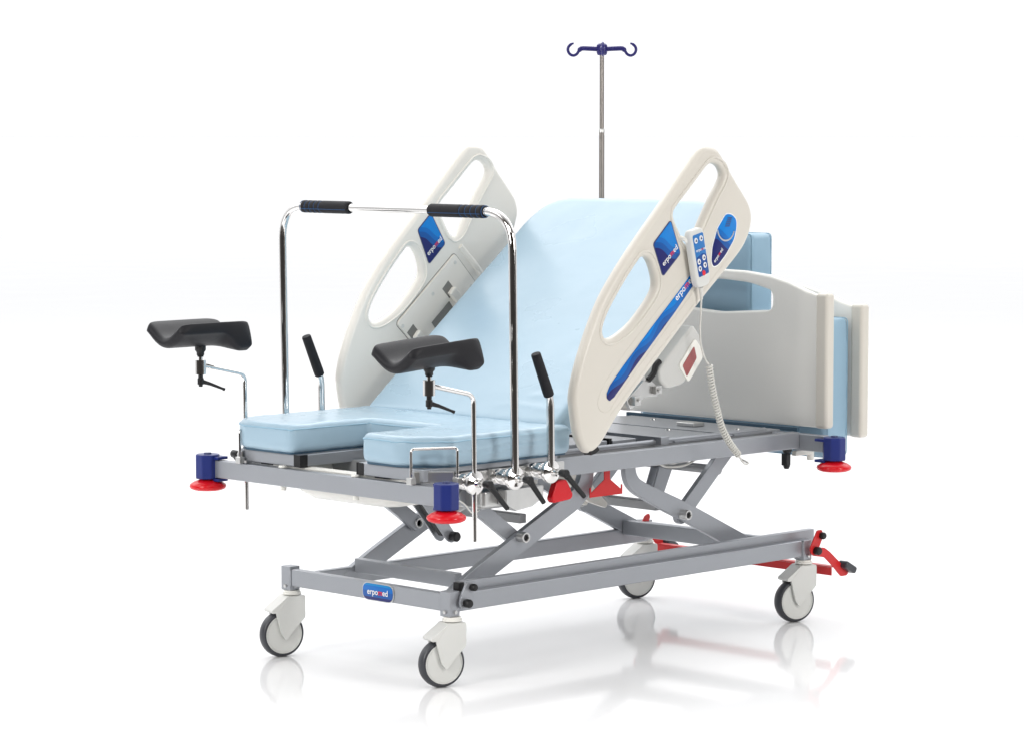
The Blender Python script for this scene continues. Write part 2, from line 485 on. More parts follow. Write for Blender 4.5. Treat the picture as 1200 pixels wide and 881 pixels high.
# cross members
bm = bmesh.new(); beam(bm, (.205, .137, .294), (.205, .612, .294), .03, .046); link('cross_bar', bm, 'steel', bed, .003)
bm = bmesh.new(); beam(bm, (1.49, .137, .295), (1.49, .612, .295), .03, .052); link('cross_bar', bm, 'steel', bed, .003)
bm = bmesh.new(); beam(bm, (.52, .163, .458), (.52, .588, .458), .03, .03); link('cross_bar', bm, 'steel_dark', bed, .003)
bm = bmesh.new(); beam(bm, (1.175, .163, .440), (1.175, .588, .440), .04, .030); link('cross_bar', bm, 'steel_dark', bed, .003)
bm = bmesh.new(); tube(bm, [(1.475, .158, .538), (1.475, .60, .538)], .016, 20); tt = link('torsion_tube', bm, 'steel_dark', bed)
for y in (.40, .435):
    bm = bmesh.new()
    prism(bm, round_poly([(1.500, .585), (1.530, .570), (1.452, .420), (1.395, .435), (1.455, .575)], .01, 3), 'xz', y, y+.007)
    link('lever_plate', bm, 'steel', tt, .0015)
# bell-crank housing in the middle (pale grey casting)
bm = bmesh.new()
pl = round_poly([(.90, .62), (.90, .55), (.93, .50), (1.00, .455), (1.09, .425), (1.10, .44), (1.03, .50), (.99, .56), (.97, .62)], .03, 4)
prism(bm, pl, 'xz', .33, .345); prism(bm, pl, 'xz', .42, .435)
link_each('crank_plate', bm, 'offwhite', bed, .002)
# actuator with bracket near the foot end
bm = bmesh.new()
for y in (.185, .235):
    prism(bm, round_poly([(.080, .56), (.135, .56), (.245, .425), (.228, .405), (.205, .412)], .012, 4), 'xz', y, y+.006)
ac = link_each('actuator_bracket', bm, 'steel', bed, .001)[0]
bm = bmesh.new(); lathe(bm, [(0, 0), (.014, 0), (.016, .004), (.016, .022), (.013, .026), (0, .026)], (.222, .184, .428), (0, -1, 0), 20)
link('bolt_cap', bm, 'black', ac)
bm = bmesh.new(); beam(bm, (.215, .213, .440), (.115, .213, .565), .040, .022, (0, 1, 0)); link('actuator_block', bm, 'black', ac, .003)
bm = bmesh.new(); tube(bm, [(.24, .30, .462), (.40, .30, .512), (.66, .30, .568)], .018, 18); at = link('actuator', bm, 'zinc', bed)
bm = bmesh.new(); box(bm, .24, .42, .06, .30, .520, .585); link('motor_housing', bm, 'zinc', at, .015)
bm = bmesh.new(); prism(bm, [(.30, .585), (.30, .535), (.345, .512), (.42, .520), (.47, .545), (.47, .585)], 'xz', .02, .06); link('motor_cover', bm, 'zinc', at, .004)
bm = bmesh.new(); prism(bm, [(.60, .60), (.61, .50), (.72, .485), (.74, .60)], 'xz', .30, .36); link('control_box', bm, 'ivory', at, .008)
# wires from the actuator
bm = bmesh.new(); tube(bm, catmull([(.05, .10, .59), (.10, .02, .565), (.17, .04, .52), (.26, .10, .515)], 6, False), .0022, 8); link_each('cable', bm, 'ivory', at)
# red release handles below the deck
bm = bmesh.new()
prism(bm, round_poly([(.545, .590), (.590, .592), (.622, .538), (.612, .524), (.530, .518), (.520, .532)], .012, 4), "xz", .035, .06)
link('release_handle', bm, 'red', bed, .005)
bm = bmesh.new()
prism(bm, [(.815, .612), (.815, .567), (.752, .528), (.752, .545), (.746, .545), (.746, .513), (.902, .513), (.902, .545), (.896, .545), (.896, .530), (.842, .567), (.842, .612)], 'xz', .080, .084)
box(bm, .805, .90, .084, .13, .606, .612)
link('warning_bracket', bm, 'redpaint', bed, .001)

# deck -------------------------------------------------------------
bm = bmesh.new(); box(bm, -.140, -.108, -.135, .930, .583, .640)
fb = link('foot_bar', bm, 'steel', bed, .003)
bm = bmesh.new()
for y0, y1 in ((-.022, .010), (.770, .802)):
    box(bm, -.1075, 1.6895, y0, y1, .611, .667)
dk = link_each('deck_rail', bm, 'steel', bed, .003)[0]
bm = bmesh.new(); box(bm, 1.690, 1.726, -.125, .905, .604, .661)
link('head_bar', bm, 'steel', bed, .003)
bm = bmesh.new()
for x in (.10, .42, .72, 1.02, 1.36): box(bm, x, x+.04, .0105, .7695, .615, .655)
link_each('cross_member', bm, 'steel_dark', bed, .002)
# black slot mark on the near rail
bm = bmesh.new(); box(bm, .438, .442, -.0232, -.0218, .628, .658); box(bm, .430, .442, -.0232, -.0218, .6262, .630); link('slot_mark', bm, 'black', dk)
# frames that carry the foot cushion
for (ya, yb, inner) in ((-.050, .247, .247), (.520, .812, .520)):
    bm = bmesh.new()
    box(bm, -.122, -.094, ya, yb, .648, .686)
    iy0, iy1 = (yb-.028, yb) if inner == yb else (ya, ya+.028)
    box(bm, -.0935, .42, iy0, iy1, .648, .686)
    oy0, oy1 = (ya, ya+.028) if inner == yb else (yb-.028, yb)
    box(bm, -.0935, .46, oy0, oy1, .669, .6862)
    fr = link('cushion_frame', bm, 'steel', bed, .003)
    bm = bmesh.new(); box(bm, -.1235, -.1225, min(iy0, iy1)+.000, max(iy0, iy1), .6478, .6862)
    if inner == .520: box(bm, -.1245, -.092, ya-.004, ya-.0005, .6475, .6865)
    else: box(bm, -.1245, -.092, yb+.0005, yb+.004, .6475, .6865)
    link('end_cap', bm, 'black', fr, .001)
bm = bmesh.new()
for y in (.70, .16): box(bm, -.105, -.06, y-.03, y+.03, .641, .6475)
link_each('slide_block', bm, 'black', bed, .002)
# metal deck plates under the open backrest
bm = bmesh.new(); box(bm, 1.12, 1.40, .045, .745, .668, .674); box(bm, 1.425, 1.665, .045, .745, .668, .674)
dp = link_each('deck_plate', bm, 'steel', bed, .001)[1]
bm = bmesh.new()
for x, y in ((1.15, .20), (1.15, .62), (1.37, .30), (1.55, .14), (1.60, .58), (1.37, .66)):
    lathe(bm, [(0, .0), (.010, .0), (.009, .004), (0, .005)], (x, y, .674), (0, 0, 1), 14)
link_each('screw', bm, 'zinc', dp)
bm = bmesh.new(); box(bm, 1.50, 1.56, .30, .38, .6745, .688); link('latch', bm, 'zinc', dp, .003)
bm = bmesh.new(); tube(bm, [(.50, .060, .676), (1.60, .060, .676)], .0085, 14); link('guide_rod', bm, 'steel', bed)
bm = bmesh.new()
for y in (.075, .70): box(bm, .60, 1.66, y, y+.028, .640, .6665)
link_each('deck_stringer', bm, 'steel_dark', bed, .002)
bm = bmesh.new(); box(bm, 1.035, 1.075, .03, .76, .668, .694); link('hinge_bar', bm, 'steel', bed, .003)
bm = bmesh.new(); box(bm, .66, .86, .11, .70, .656, .690); box(bm, .885, 1.00, .11, .70, .656, .688)
link_each('cross_channel', bm, 'steel', bed, .003)
bm = bmesh.new(); box(bm, .865, .880, .108, .702, .66, .696); link('gap_shade', bm, 'black', bed, .001)  # black strip: the shade in the gap between the channels, put in as colour
bm = bmesh.new(); beam(bm, (.60, .30, .69), (1.28, .30, 1.23), .04, .03); beam(bm, (.60, .48, .69), (1.28, .48, 1.23), .04, .03)
link_each('backrest_beam', bm, 'steel', bed, .002)
# strut from deck to backrest
# accessory rails on both flanks
for y0, y1, k in ((-.054, -.044, -1), (.824, .834, 1)):
    bm = bmesh.new(); box(bm, -.03, .487, y0, y1, .631, .665)
    ar = link('accessory_rail', bm, 'zinc', bed, .0015)
    bm = bmesh.new()
    for x in (.06, .25, .42):
        if k < 0: box(bm, x-.02, x+.02, y1, -.0225, .636, .660)
        else: box(bm, x-.02, x+.02, .8025, y0, .636, .660)
    link_each('standoff', bm, 'black', ar, .001)

# wire guards at the cushion corners
for pa, pb in (((-.142, -.016), (-.040, -.112)), ((-.142, .790), (-.040, .886))):
    bm = bmesh.new()
    P_ = round_path([(pa[0], pa[1], .650), (pa[0], pa[1], .748), (pb[0], pb[1], .752), (pb[0], pb[1], .650)], .012)
    tube(bm, P_, .0045, 12)
    wg = link('wire_guard', bm, 'chrome', bed)
    bm = bmesh.new()
    for q in (pa, pb): box(bm, q[0]-.010, q[0]+.010, q[1]-.012, q[1]+.012, .640, .662)
    s_ = 1 if pb[1] > .4 else -1
    beam(bm, (pa[0]+.010, pa[1]+.002*s_, .662), (pb[0]-.004, pb[1]-.01*s_, .662), .006, .036)
    link('guard_foot', bm, 'zinc', wg, .002)

# ivory pins through the foot bar
for y in (.60, .255):
    bm = bmesh.new(); lathe(bm, [(0, .6405), (.014, .6405), (.016, .643), (.014, .648), (0, .649)], (-.122, y, 0)); lathe(bm, [(0, .568), (.010, .568), (.010, .582), (0, .582)], (-.122, y-.0, 0), seg=20)
    link_each('plug', bm, 'ivory', fb)
# head end clamp and stub
bm = bmesh.new(); lathe(bm, [(0, -.02), (.014, -.02), (.020, -.002), (.020, .012), (.009, .022), (.006, .05), (0, .05)], (1.684, .028, .612), (0, 0, 1), 20); box(bm, 1.670, 1.692, .018, .042, .548, .590); lathe(bm, [(0, .536), (.008, .536), (.012, .545), (.012, .55), (0, .55)], (1.682, .028, 0), seg=16)
link('pole_clamp', bm, 'black', bed, .0015)
bm = bmesh.new(); beam(bm, (1.70, .01, .590), (1.80, .01, .590), .02, .018); lathe(bm, [(0, .560), (.013, .560), (.013, .60), (0, .60)], (1.79, .01, 0), seg=18)
link('stub_arm', bm, 'ivory', bed, .002)

# bumpers ----------------------------------------------------------
def bumper(x, y, face):
    """face: +1 head end, -1 foot end"""
    bm = bmesh.new(); r = .041
    oc = [(x+r*math.cos(R(22.5+45*i)), y+r*math.sin(R(22.5+45*i))) for i in range(8)]
    pts = oc
    prism(bm, pts, 'xy', .578, .658)
    hb = link('bumper_holder', bm, 'navy', bed, .004)
    bm = bmesh.new()
    s = 1 if y < .4 else -1
    # clip that wraps the bar end
    bx = x+.018*(-face)
    box(bm, bx-.022, bx+.022, y+s*.012 if s > 0 else y-.055, y+.055 if s > 0 else y-.012, .6425, .652)
    box(bm, bx-.022, bx+.022, y+s*.012 if s > 0 else y-.055, y+.055 if s > 0 else y-.012, .571, .5805)
    link_each('holder_clip', bm, 'navy', hb, .002)
    bm = bmesh.new(); lathe(bm, [(0, 0), (.013, 0), (.012, .006), (0, .006)], (x, y, .6565), (0, 0, 1), 20); link('top_recess', bm, 'darkprint', hb)
    bm = bmesh.new()
    prof = [(0, .5385), (.020, .5385), (.046, .541), (.057, .546), (.0605, .553), (.058, .560), (.046, .568), (.030, .574), (.020, .579), (0, .579)]
    lathe(bm, prof, (x, y, 0), seg=40); link('bumper_disc', bm, 'red', hb, smooth=60)
bumper(-.140, -.168, -1); bumper(-.140, .956, -1)
bumper(1.712, -.158, 1); bumper(1.712, .930, 1)

# brake linkage ----------------------------------------------------
def knob(bm, x, y, z, r=.0115, l=.02, ax=(0, -1, 0)):
    lathe(bm, [(0, 0), (r*.9, 0), (r, .003), (r, l-.005), (r*.8, l-.001), (0, l)], (x, y, z), ax, 18)
bm = bmesh.new()
prism(bm, round_poly([(.068, .322), (.100, .322), (.080, .243), (.040, .243), (.038, .268)], .012, 4), 'xz', -.042, -.034)
bk = link('brake_link', bm, 'steel', bed, .001)
bm = bmesh.new(); knob(bm, .088, -.042, .305); knob(bm, .062, -.042, .258, .0135, .024); link_each('bolt_cap', bm, 'black', bk)
bm = bmesh.new(); box(bm, .060, .084, -.014, .012, .290, .318); link('end_cap', bm, 'black', bed, .002)
for Y in (-.050, .790):
    bm = bmesh.new()
    prism(bm, round_poly([(1.735, .264), (1.800, .256), (1.828, .240), (1.870, .208), (1.905, .182), (1.935, .155), (1.925, .145), (1.892, .145), (1.842, .190), (1.800, .222), (1.735, .234)], .006, 3), 'xz', Y+.001, Y+.006)
    pd = link('brake_pedal', bm, 'redpaint', bed, .001)
    if Y < 0:
        bm = bmesh.new(); prism(bm, round_poly([(1.752, .322), (1.778, .322), (1.786, .300), (1.748, .236), (1.722, .238), (1.714, .262)], .008, 4), 'xz', Y-.005, Y)
        pk = link('brake_link', bm, 'redpaint', pd, .001)
        for q in ((1.772, .302, .0125, .018), (1.742, .252, .0145, .022)):
            bm = bmesh.new(); knob(bm, q[0], Y-.005, q[1], q[2], q[3]); link('bolt_cap', bm, 'black', pd)
    bm = bmesh.new()
    mt = Matrix.Translation((1.918, Y-.004, .178)) @ Matrix.Rotation(R(28), 4, 'Y')
    box(bm, -.030, .036, -.022, .022, -.013, .013, mt)
    link('pedal_pad', bm, 'rubber', pd, .009, 3)
bm = bmesh.new()
box(bm, 1.845, 1.875, -.043, .783, .180, .184); box(bm, 1.845, 1.849, -.043, .783, .152, .1795); 
link('pedal_bar', bm, 'redpaint', bed, .001)
bm = bmesh.new(); prism(bm, round_poly([(1.695, .275), (1.715, .305), (1.735, .312), (1.742, .298), (1.722, .262)], .006, 3), 'xz', .72, .726); link('brake_tab', bm, 'redpaint', bed, .001)

# side rails -------------------------------------------------------
out = [(1.014, 1.645), (1.05, 1.654), (1.087, 1.648), (1.114, 1.629), (1.178, 1.554), (1.245, 1.48), (1.264, 1.45), (1.272, 1.413), (1.261, 1.371), (1.236, 1.33), (1.2, 1.294), (1.145, 1.250), (1.018, 1.150), (0.84, 0.998), (0.667, 0.849), (0.566, 0.742), (0.534, 0.712), (0.502, 0.698), (0.472, 0.706), (0.440, 0.757), (0.422, 0.841), (0.42, 0.888), (0.438, 0.955), (0.466, 1.023), (0.508, 1.108), (0.558, 1.189), (0.633, 1.277), (0.728, 1.373), (0.849, 1.487), (0.955, 1.591)]
h1 = [(1.074, 1.605), (1.105, 1.597), (1.126, 1.578), (1.128, 1.547), (1.077, 1.480), (1.026, 1.404), (0.992, 1.350), (0.960, 1.330), (0.930, 1.346), (0.905, 1.385), (0.882, 1.422), (0.880, 1.441), (0.892, 1.460), (.96, 1.52), (1.03, 1.582), (1.051, 1.598)]
h2 = [(0.735, 1.310), (0.765, 1.306), (0.789, 1.277), (0.806, 1.225), (0.790, 1.180), (0.701, 1.098), (0.624, 1.056), (0.578, 1.047), (0.555, 1.059), (0.551, 1.090), (0.581, 1.145), (0.649, 1.228), (0.709, 1.290)]
def inset(pts, d):
    n = len(pts); A = sum(pts[i][0]*pts[(i+1) % n][1]-pts[(i+1) % n][0]*pts[i][1] for i in range(n)); s = 1 if A > 0 else -1; res = []
    for i in range(n):
        p0 = Vector(pts[i-1]); p1 = Vector(pts[(i+1) % n]); t = (p1-p0).normalized(); nn = Vector((-t.y, t.x))*s
        res.append((pts[i][0]+nn.x*d, pts[i][1]+nn.y*d))
    return res
O_ = catmull(out, 4); H1 = catmull(h1, 4); H2 = catmull(h2, 4)
groove_loop = [(0.548, 0.824), (0.528, 0.842), (0.530, 0.870), (0.560, 0.915), (0.640, 0.995), (0.800, 1.130), (0.965, 1.262), (1.06, 1.34), (1.085, 1.30), (1.000, 1.205), (0.90, 1.118), (0.75, .985), (0.62, 0.868), (0.580, 0.826)]

def side_rail(y0, y1, sgn, m, O_=O_):
    """sgn -1: outside faces -y ; y0<y1"""
    sr = plate('side_rail', [O_, inset(H1, .006), inset(H2, .006)], 'xz', y0, y1, m, bed, .0175, 5, smooth=70)
    for H in (H1, H2):
        for yy in ((y0+.0005, y1-.0005)):
            bm = bmesh.new(); q = inset(H, -.013)
            pts = [(a, yy, c) for a, c in q]; n = len(pts)
            bm2 = bm
            fr = pts+[pts[0], pts[1]]
            tube(bm, fr, .0042, 8, cap=False)
            link('hole_rim', bm, m, sr, smooth=60)
    return sr
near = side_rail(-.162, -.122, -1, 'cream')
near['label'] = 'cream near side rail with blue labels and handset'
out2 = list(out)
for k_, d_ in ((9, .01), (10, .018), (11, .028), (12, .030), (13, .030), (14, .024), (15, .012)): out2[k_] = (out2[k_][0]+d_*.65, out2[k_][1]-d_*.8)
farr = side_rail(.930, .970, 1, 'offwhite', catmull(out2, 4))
FY = -.162
# shallow rib lines on the near rail
bm = bmesh.new(); g = catmull(groove_loop, 4); pts = [(a, FY+.0006, c) for a, c in g]; tube(bm, pts+[pts[0], pts[1]], .0016, 6, cap=False)
link('rib_line', bm, 'cream', near)
bm = bmesh.new(); tube(bm, [(.585, FY+.0006, .812), (.80, FY+.0006, .995), (1.00, FY+.0006, 1.163), (1.16, FY+.0006, 1.300)], .0016, 6); link('rib_line', bm, 'cream', near)

def sticker(name, poly, m, parent, yf, outline=True, rad=.008, s=-1, frame=None):
    """printed plate lying on the rail face at y=yf (outside = s side)"""
    cx = sum(p[0] for p in poly)/len(poly); cz = sum(p[1] for p in poly)/len(poly)
    lp = round_poly([(a-cx, b-cz) for a, b in poly], rad, 5)
    th = .0022
    if outline:
        lo_, hi_ = (-.0014, .0004) if s < 0 else (-.0004, .0014)
        o1 = plate(name, [inset(lp, -.0035)], 'xz', lo_, hi_, frame or 'darkprint', None, .0004); fix_local(o1, parent, (cx, yf, cz))
    lo_, hi_ = (-.0022, .0) if s < 0 else (0, .0022)
    o2 = plate(name+'_print' if outline else name, [lp], 'xz', lo_, hi_, m, None, .0004); fix_local(o2, parent, (cx, yf, cz))
    return o2
st = sticker('label', [(0.783, 1.345), (0.862, 1.416), (0.908, 1.311), (0.828, 1.243)], 'label', near, FY)
d38 = (math.cos(R(40)), 0, math.sin(R(40))); u38 = (-math.sin(R(40)), 0, math.cos(R(40)))
text_mesh('lettering', LOGO, .0245, (.830, FY-.0024, 1.272), d38, u38, near)
st2 = [(1.132, 1.433), (1.160, 1.432), (1.184, 1.415), (1.186, 1.39), (1.174, 1.350), (1.134, 1.302), (1.095, 1.268), (1.072, 1.262), (1.062, 1.28), (1.066, 1.325), (1.090, 1.385)]
sticker('dial_label', st2, 'label_oval', near, FY, rad=.012, frame='white')
bm = bmesh.new(); arc = []
for k in range(15):
    a = R(188+k*155/14); arc.append((1.132+.042*math.cos(a), FY-.0026, 1.388+.042*math.sin(a)))
tube(bm, arc, .0026, 6); 
for v in bm.verts: v.co.y = FY-.0026+(v.co.y-(FY-.0026))*.12
link('dial_arc', bm, 'zinc', near)
text_mesh('lettering', LOGO, .016, (1.078, FY-.0024, 1.275), (math.cos(R(46)), 0, math.sin(R(46))), (-math.sin(R(46)), 0, math.cos(R(46))), near)
bm = bmesh.new()
for k in range(5):
    z0 = 1.392+k*.0065; box(bm, 1.128+k*.003, 1.150+k*.003, FY-.0029, FY-.0023, z0, z0+.0035)
link_each('dial_scale', bm, 'darkprint', near)
strip = [(0.578, 0.856), (0.566, 0.866), (0.566, 0.882), (0.580, 0.905), (0.640, 0.962), (0.782, 1.086), (0.905, 1.190), (0.985, 1.262), (1.005, 1.236), (0.884, 1.122), (0.702, 0.962), (0.600, 0.868)]
sticker('strip_label', strip, 'label_strip', near, FY, outline=False, rad=.004)
text_mesh('lettering', LOGO, .030, (.893, FY-.0024, 1.158), d38, u38, near)
# tip protector
bm = bmesh.new(); prism(bm, [(.486, .712), (.505, .704), (.532, .716), (.540, .704), (.522, .694), (.500, .690)], 'xz', -.158, -.126); link('tip_cap', bm, 'black', near, .002)

# hinge mechanism under the near rail
def quad_y(l, y): return l
bm = bmesh.new()
prism(bm, round_poly([(.845, .930), (1.035, 1.085), (1.075, 1.040), (1.082, .985), (1.010, .892), (.975, .870), (.895, .858), (.852, .890)], .016, 4), 'xz', -.119, -.050)
bmesh.ops.scale(bm, vec=(.90, 1, .90), space=Matrix.Translation((-.96, 0, -.975)), verts=bm.verts)
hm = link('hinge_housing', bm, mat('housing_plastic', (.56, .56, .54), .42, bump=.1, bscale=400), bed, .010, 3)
bm = bmesh.new()
prism(bm, round_poly([(.950, .945), (1.030, 1.030), (1.066, .990), (1.070, .965), (.998, .885)], .014, 4), 'xz', -.124, -.117)
link('window_frame', bm, 'ivory', hm, .003)
bm = bmesh.new(); prism(bm, round_poly([(.967, .944), (1.023, 1.004), (1.036, .965), (.988, .906)], .006, 3), 'xz', -.1255, -.123); link('indicator_window', bm, 'window', hm, .0008)
bm = bmesh.new(); prism(bm, [(.715, .845), (.735, .815), (.775, .835), (.80, .850), (.862, .850), (.872, .872), (.83, .905), (.80, .905)], 'xz', -.110, -.096)
box(bm, .735, .765, -.128, -.096, .828, .858); box(bm, .838, .868, -.125, -.096, .858, .884)
hb2 = link('hinge_bracket', bm, 'zinc', hm, .002)
bm = bmesh.new(); lathe(bm, [(0, 0), (.007, 0), (.007, .005), (0, .006)], (.853, -.126, .871), (0, -1, 0), 16); lathe(bm, [(0, 0), (.006, 0), (.006, .005), (0, .006)], (.752, -.129, .845), (0, -1, 0), 16); link_each('screw', bm, 'zinc', hb2)
bm = bmesh.new(); tube(bm, catmull([(.815, -.112, .905), (.838, -.114, .925), (.850, -.113, .950), (.868, -.113, .962)], 5, False), .010, 10); link('hinge_pin', bm, 'black', hm)
# the same mechanism under the far rail
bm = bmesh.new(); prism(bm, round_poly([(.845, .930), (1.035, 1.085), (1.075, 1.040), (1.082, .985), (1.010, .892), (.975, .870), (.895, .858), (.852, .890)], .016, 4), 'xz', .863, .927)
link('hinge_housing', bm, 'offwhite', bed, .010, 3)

# inner face of the far rail: hinge cover with two latches
IY = .930
cov = round_poly([(a+.027, c) for a, c in [(.922, 1.276), (1.030, 1.165), (.765, .935), (.650, 1.040), (.654, 1.052)]], .012, 4)
pc = plate('hinge_cover', [cov], 'xz', IY-.006, IY+.004, 'offwhite', bed, .002)
pc['label'] = 'off white hinge cover with two latches'
bm = bmesh.new(); q = inset(cov, -.003); pts = [(a, IY-.0003, c) for a, c in q]; tube(bm, pts+[pts[0], pts[1]], .0012, 6, cap=False); link('cover_gap', bm, 'slot', pc)
for (x, z) in ((.918, 1.152), (.750, 1.008)):
    mt = Matrix.Translation((x, IY-.006, z)) @ Matrix.Rotation(R(-45), 4, 'Y')
    bm = bmesh.new(); box(bm, -.020, .020, -.0012, .0005, -.024, .024, mt); sl = link('latch_recess', bm, 'slot', pc, .0005)
    mt = Matrix.Translation((x+.010, IY-.014, z-.008)) @ Matrix.Rotation(R(-45), 4, 'Y')
    bm = bmesh.new(); box(bm, -.017, .017, -.012, .008, -.040, .010, mt); link('latch', bm, 'offwhite', sl, .005, 3)
mt = Matrix.Translation((.888, IY-.007, 1.062)) @ Matrix.Rotation(R(50), 4, 'Y')
bm = bmesh.new(); box(bm, -.018, .018, -.001, .0005, -.055, .055, mt); link('finger_slot', bm, 'slot', pc, .0005)
bm = bmesh.new()
for x, z in ((.949, 1.245), (.842, 1.140), (.699, 1.035), (1.027, 1.16)): lathe(bm, [(0, 0), (.007, 0), (.0065, .0015), (0, .0018)], (x, IY-.006, z), (0, -1, 0), 16)
link_each('screw_cover', bm, 'castor', pc)
# raised rib above the cover
bm = bmesh.new(); tube(bm, [(.979, IY+.004, 1.300), (1.047, IY+.004, 1.235), (1.087, IY+.004, 1.195)], .014, 12, radii=[.013, .015, .014]); link('rib', bm, 'offwhite', farr)
sticker('label', [(0.778, 1.362), (0.838, 1.416), (0.904, 1.312), (0.830, 1.246)], 'label', farr, IY, s=-1)
text_mesh('lettering', LOGO, .024, (.825, IY-.0024, 1.272), d38, u38, farr)

# backrest cushion (fixed to the bed) ------------------------------
AN = R(38.5); H0 = Vector((.47, 0, .80))
ux = Vector((math.cos(AN), 0, math.sin(AN))); un_ = Vector((-math.sin(AN), 0, math.cos(AN)))
bl = round_poly([(-.035, -.045), (1.088, -.045), (1.088, .842), (-.035, .842)], [.02, .16, .16, .02], 10)
bc = plate('backrest_cushion', [bl], 'xy', -.085, 0., 'vinyl', None, .020, 4)
bmf = bmesh.new(); bmf.from_mesh(bc.data)
for pts_ in ([(.035, .30, -.0025), (.045, .15, -.002), (.040, .02, -.002), (.050, -.03, -.005)], [(.085, .20, -.0025), (.100, .09, -.002), (.118, -.02, -.004)]):
    cp = catmull(pts_, 6, False); tube(bmf, cp, .005, 8, radii=[.0052*math.sin(math.pi*(i+.5)/len(cp))**.5 for i in range(len(cp))])
bmf.to_mesh(bc.data); bmf.free()
mtx = Matrix(((ux.x, 0, un_.x, H0.x), (0, 1, 0, 0), (ux.z, 0, un_.z, H0.z), (0, 0, 0, 1)))
bc.data.transform(mtx); set_parent(bc, bed)
disp(bc, .0028, .16, voxel=.009, smooth_it=5)
bm = bmesh.new(); q = inset(bl, .004); pts = [tuple(mtx @ Vector((a, c, -.0185))) for a, c in q]; tube(bm, pts+[pts[0], pts[1]], .0028, 6, cap=False)
link('piping', bm, 'vinyl', bc) if False else bm.free()
bb = [(.01, -.02), (1.05, -.02), (1.05, .80), (.01, .80)]
bk_ = plate('backrest_board', [round_poly(bb, .1, 6)], 'xy', -.108, -.0855, 'underside', None, .003); bk_.data.transform(mtx); set_parent(bk_, bed)

# ------------------------------------------------------------------ seat cushion
sc_ = [(-.142, .215), (-.142, .035), (-.035, -.072), (.505, -.072), (.505, .868), (-.070, .868), (-.142, .800), (-.142, .540), (.195, .540), (.195, .215)]
rp_ = round_poly(sc_, [.03, .05, .06, .03, .03, .06, .05, .03, .02, .02], 6)
seat = plate('seat_cushion', [rp_], 'xy', .690, .782, 'vinyl', None, .020, 4)
bmf = bmesh.new(); bmf.from_mesh(seat.data)
for pts_ in ([(-.01, -.0735, .742), (.10, -.0745, .735), (.22, -.0745, .748), (.36, -.0745, .751), (.50, -.072, .758)], [(-.02, -.071, .722), (.12, -.0735, .718), (.26, -.0735, .730), (.40, -.0735, .732)], [(.24, -.0735, .765), (.36, -.074, .762), (.50, -.072, .772)]):
    cp = catmull(pts_, 6, False); tube(bmf, cp, .005, 8, radii=[.0045*math.sin(math.pi*(i+.5)/len(cp))**.5 for i in range(len(cp))])
bmf.to_mesh(seat.data); bmf.free()
tag(seat, 'light blue vinyl cushion with a U shaped cut-out lying flat on the foot half', 'cushion')
disp(seat, .006, .085, voxel=.0055, smooth_it=4)
for zz, nm in ((.765, 'seam'),):
    bm = bmesh.new(); q = inset(rp_, .0008); pts = []
    for i, (a, c) in enumerate(q): pts.append((a, c, zz+.0015*math.sin(i*1.3)))
    tube(bm, pts+[pts[0], pts[1]], .0026, 6, cap=False)
    s_ = link('seam', bm, 'seam', seat)
bm = bmesh.new(); prism(bm, inset(rp_, .012), 'xy', .6865, .6925); link('cushion_base', bm, 'underside', seat)

# ------------------------------------------------------------------ leg rests
def clamp(root, x, y, z, s=-1, lever=(.062, -.075), blk=True):
    """clamp on the flank; s=-1 near side, +1 far side"""
    bm = bmesh.new()
    lathe(bm, [(0, -.093), (.020, -.093), (.0225, -.089), (.0225, -.066), (.0185, -.064), (.0185, -.054), (.0245, -.052), (.0245, -.034), (.018, -.030), (.018, -.012), (.024, -.008), (0, -.006)], (x, y, z), (0, s, 0), 28)
    # the clamp body: a thick polished dome disc
    lathe(bm, [(0, -.016), (.026, -.016), (.0345, -.011), (.0365, -.002), (.0360, .004), (.030, .007), (.018, .009), (.0135, .012), (.0125, .030), (0, .031)], (x, y, z), (0, s, 0), 44)
    c = link('clamp', bm, 'chrome', root, smooth=32)
    bm = bmesh.new(); lathe(bm, [(0, .028), (.008, .028), (.008, .040), (0, .040)], (x, y, z), (0, s, 0), 16); link('stud', bm, 'zinc', c)
    hx, hy, hz = x, y+s*.056, z
    bm = bmesh.new()
    lathe(bm, [(0, -.014), (.0105, -.014), (.012, -.010), (.013, .012), (.010, .016), (0, .016)], (hx, hy, hz), (0, s, 0), 22)
    e = Vector((x+lever[0], hy+s*.022, z+lever[1])); a = Vector((hx, hy+s*.004, hz)); mid = a.lerp(e, .25)
    tube(bm, [a, mid, e-(e-a)*.06, e], .006, 12, radii=[.0125, .0092, .0080, .0072])
    link('lever', bm, 'black', c, smooth=50)
    return c

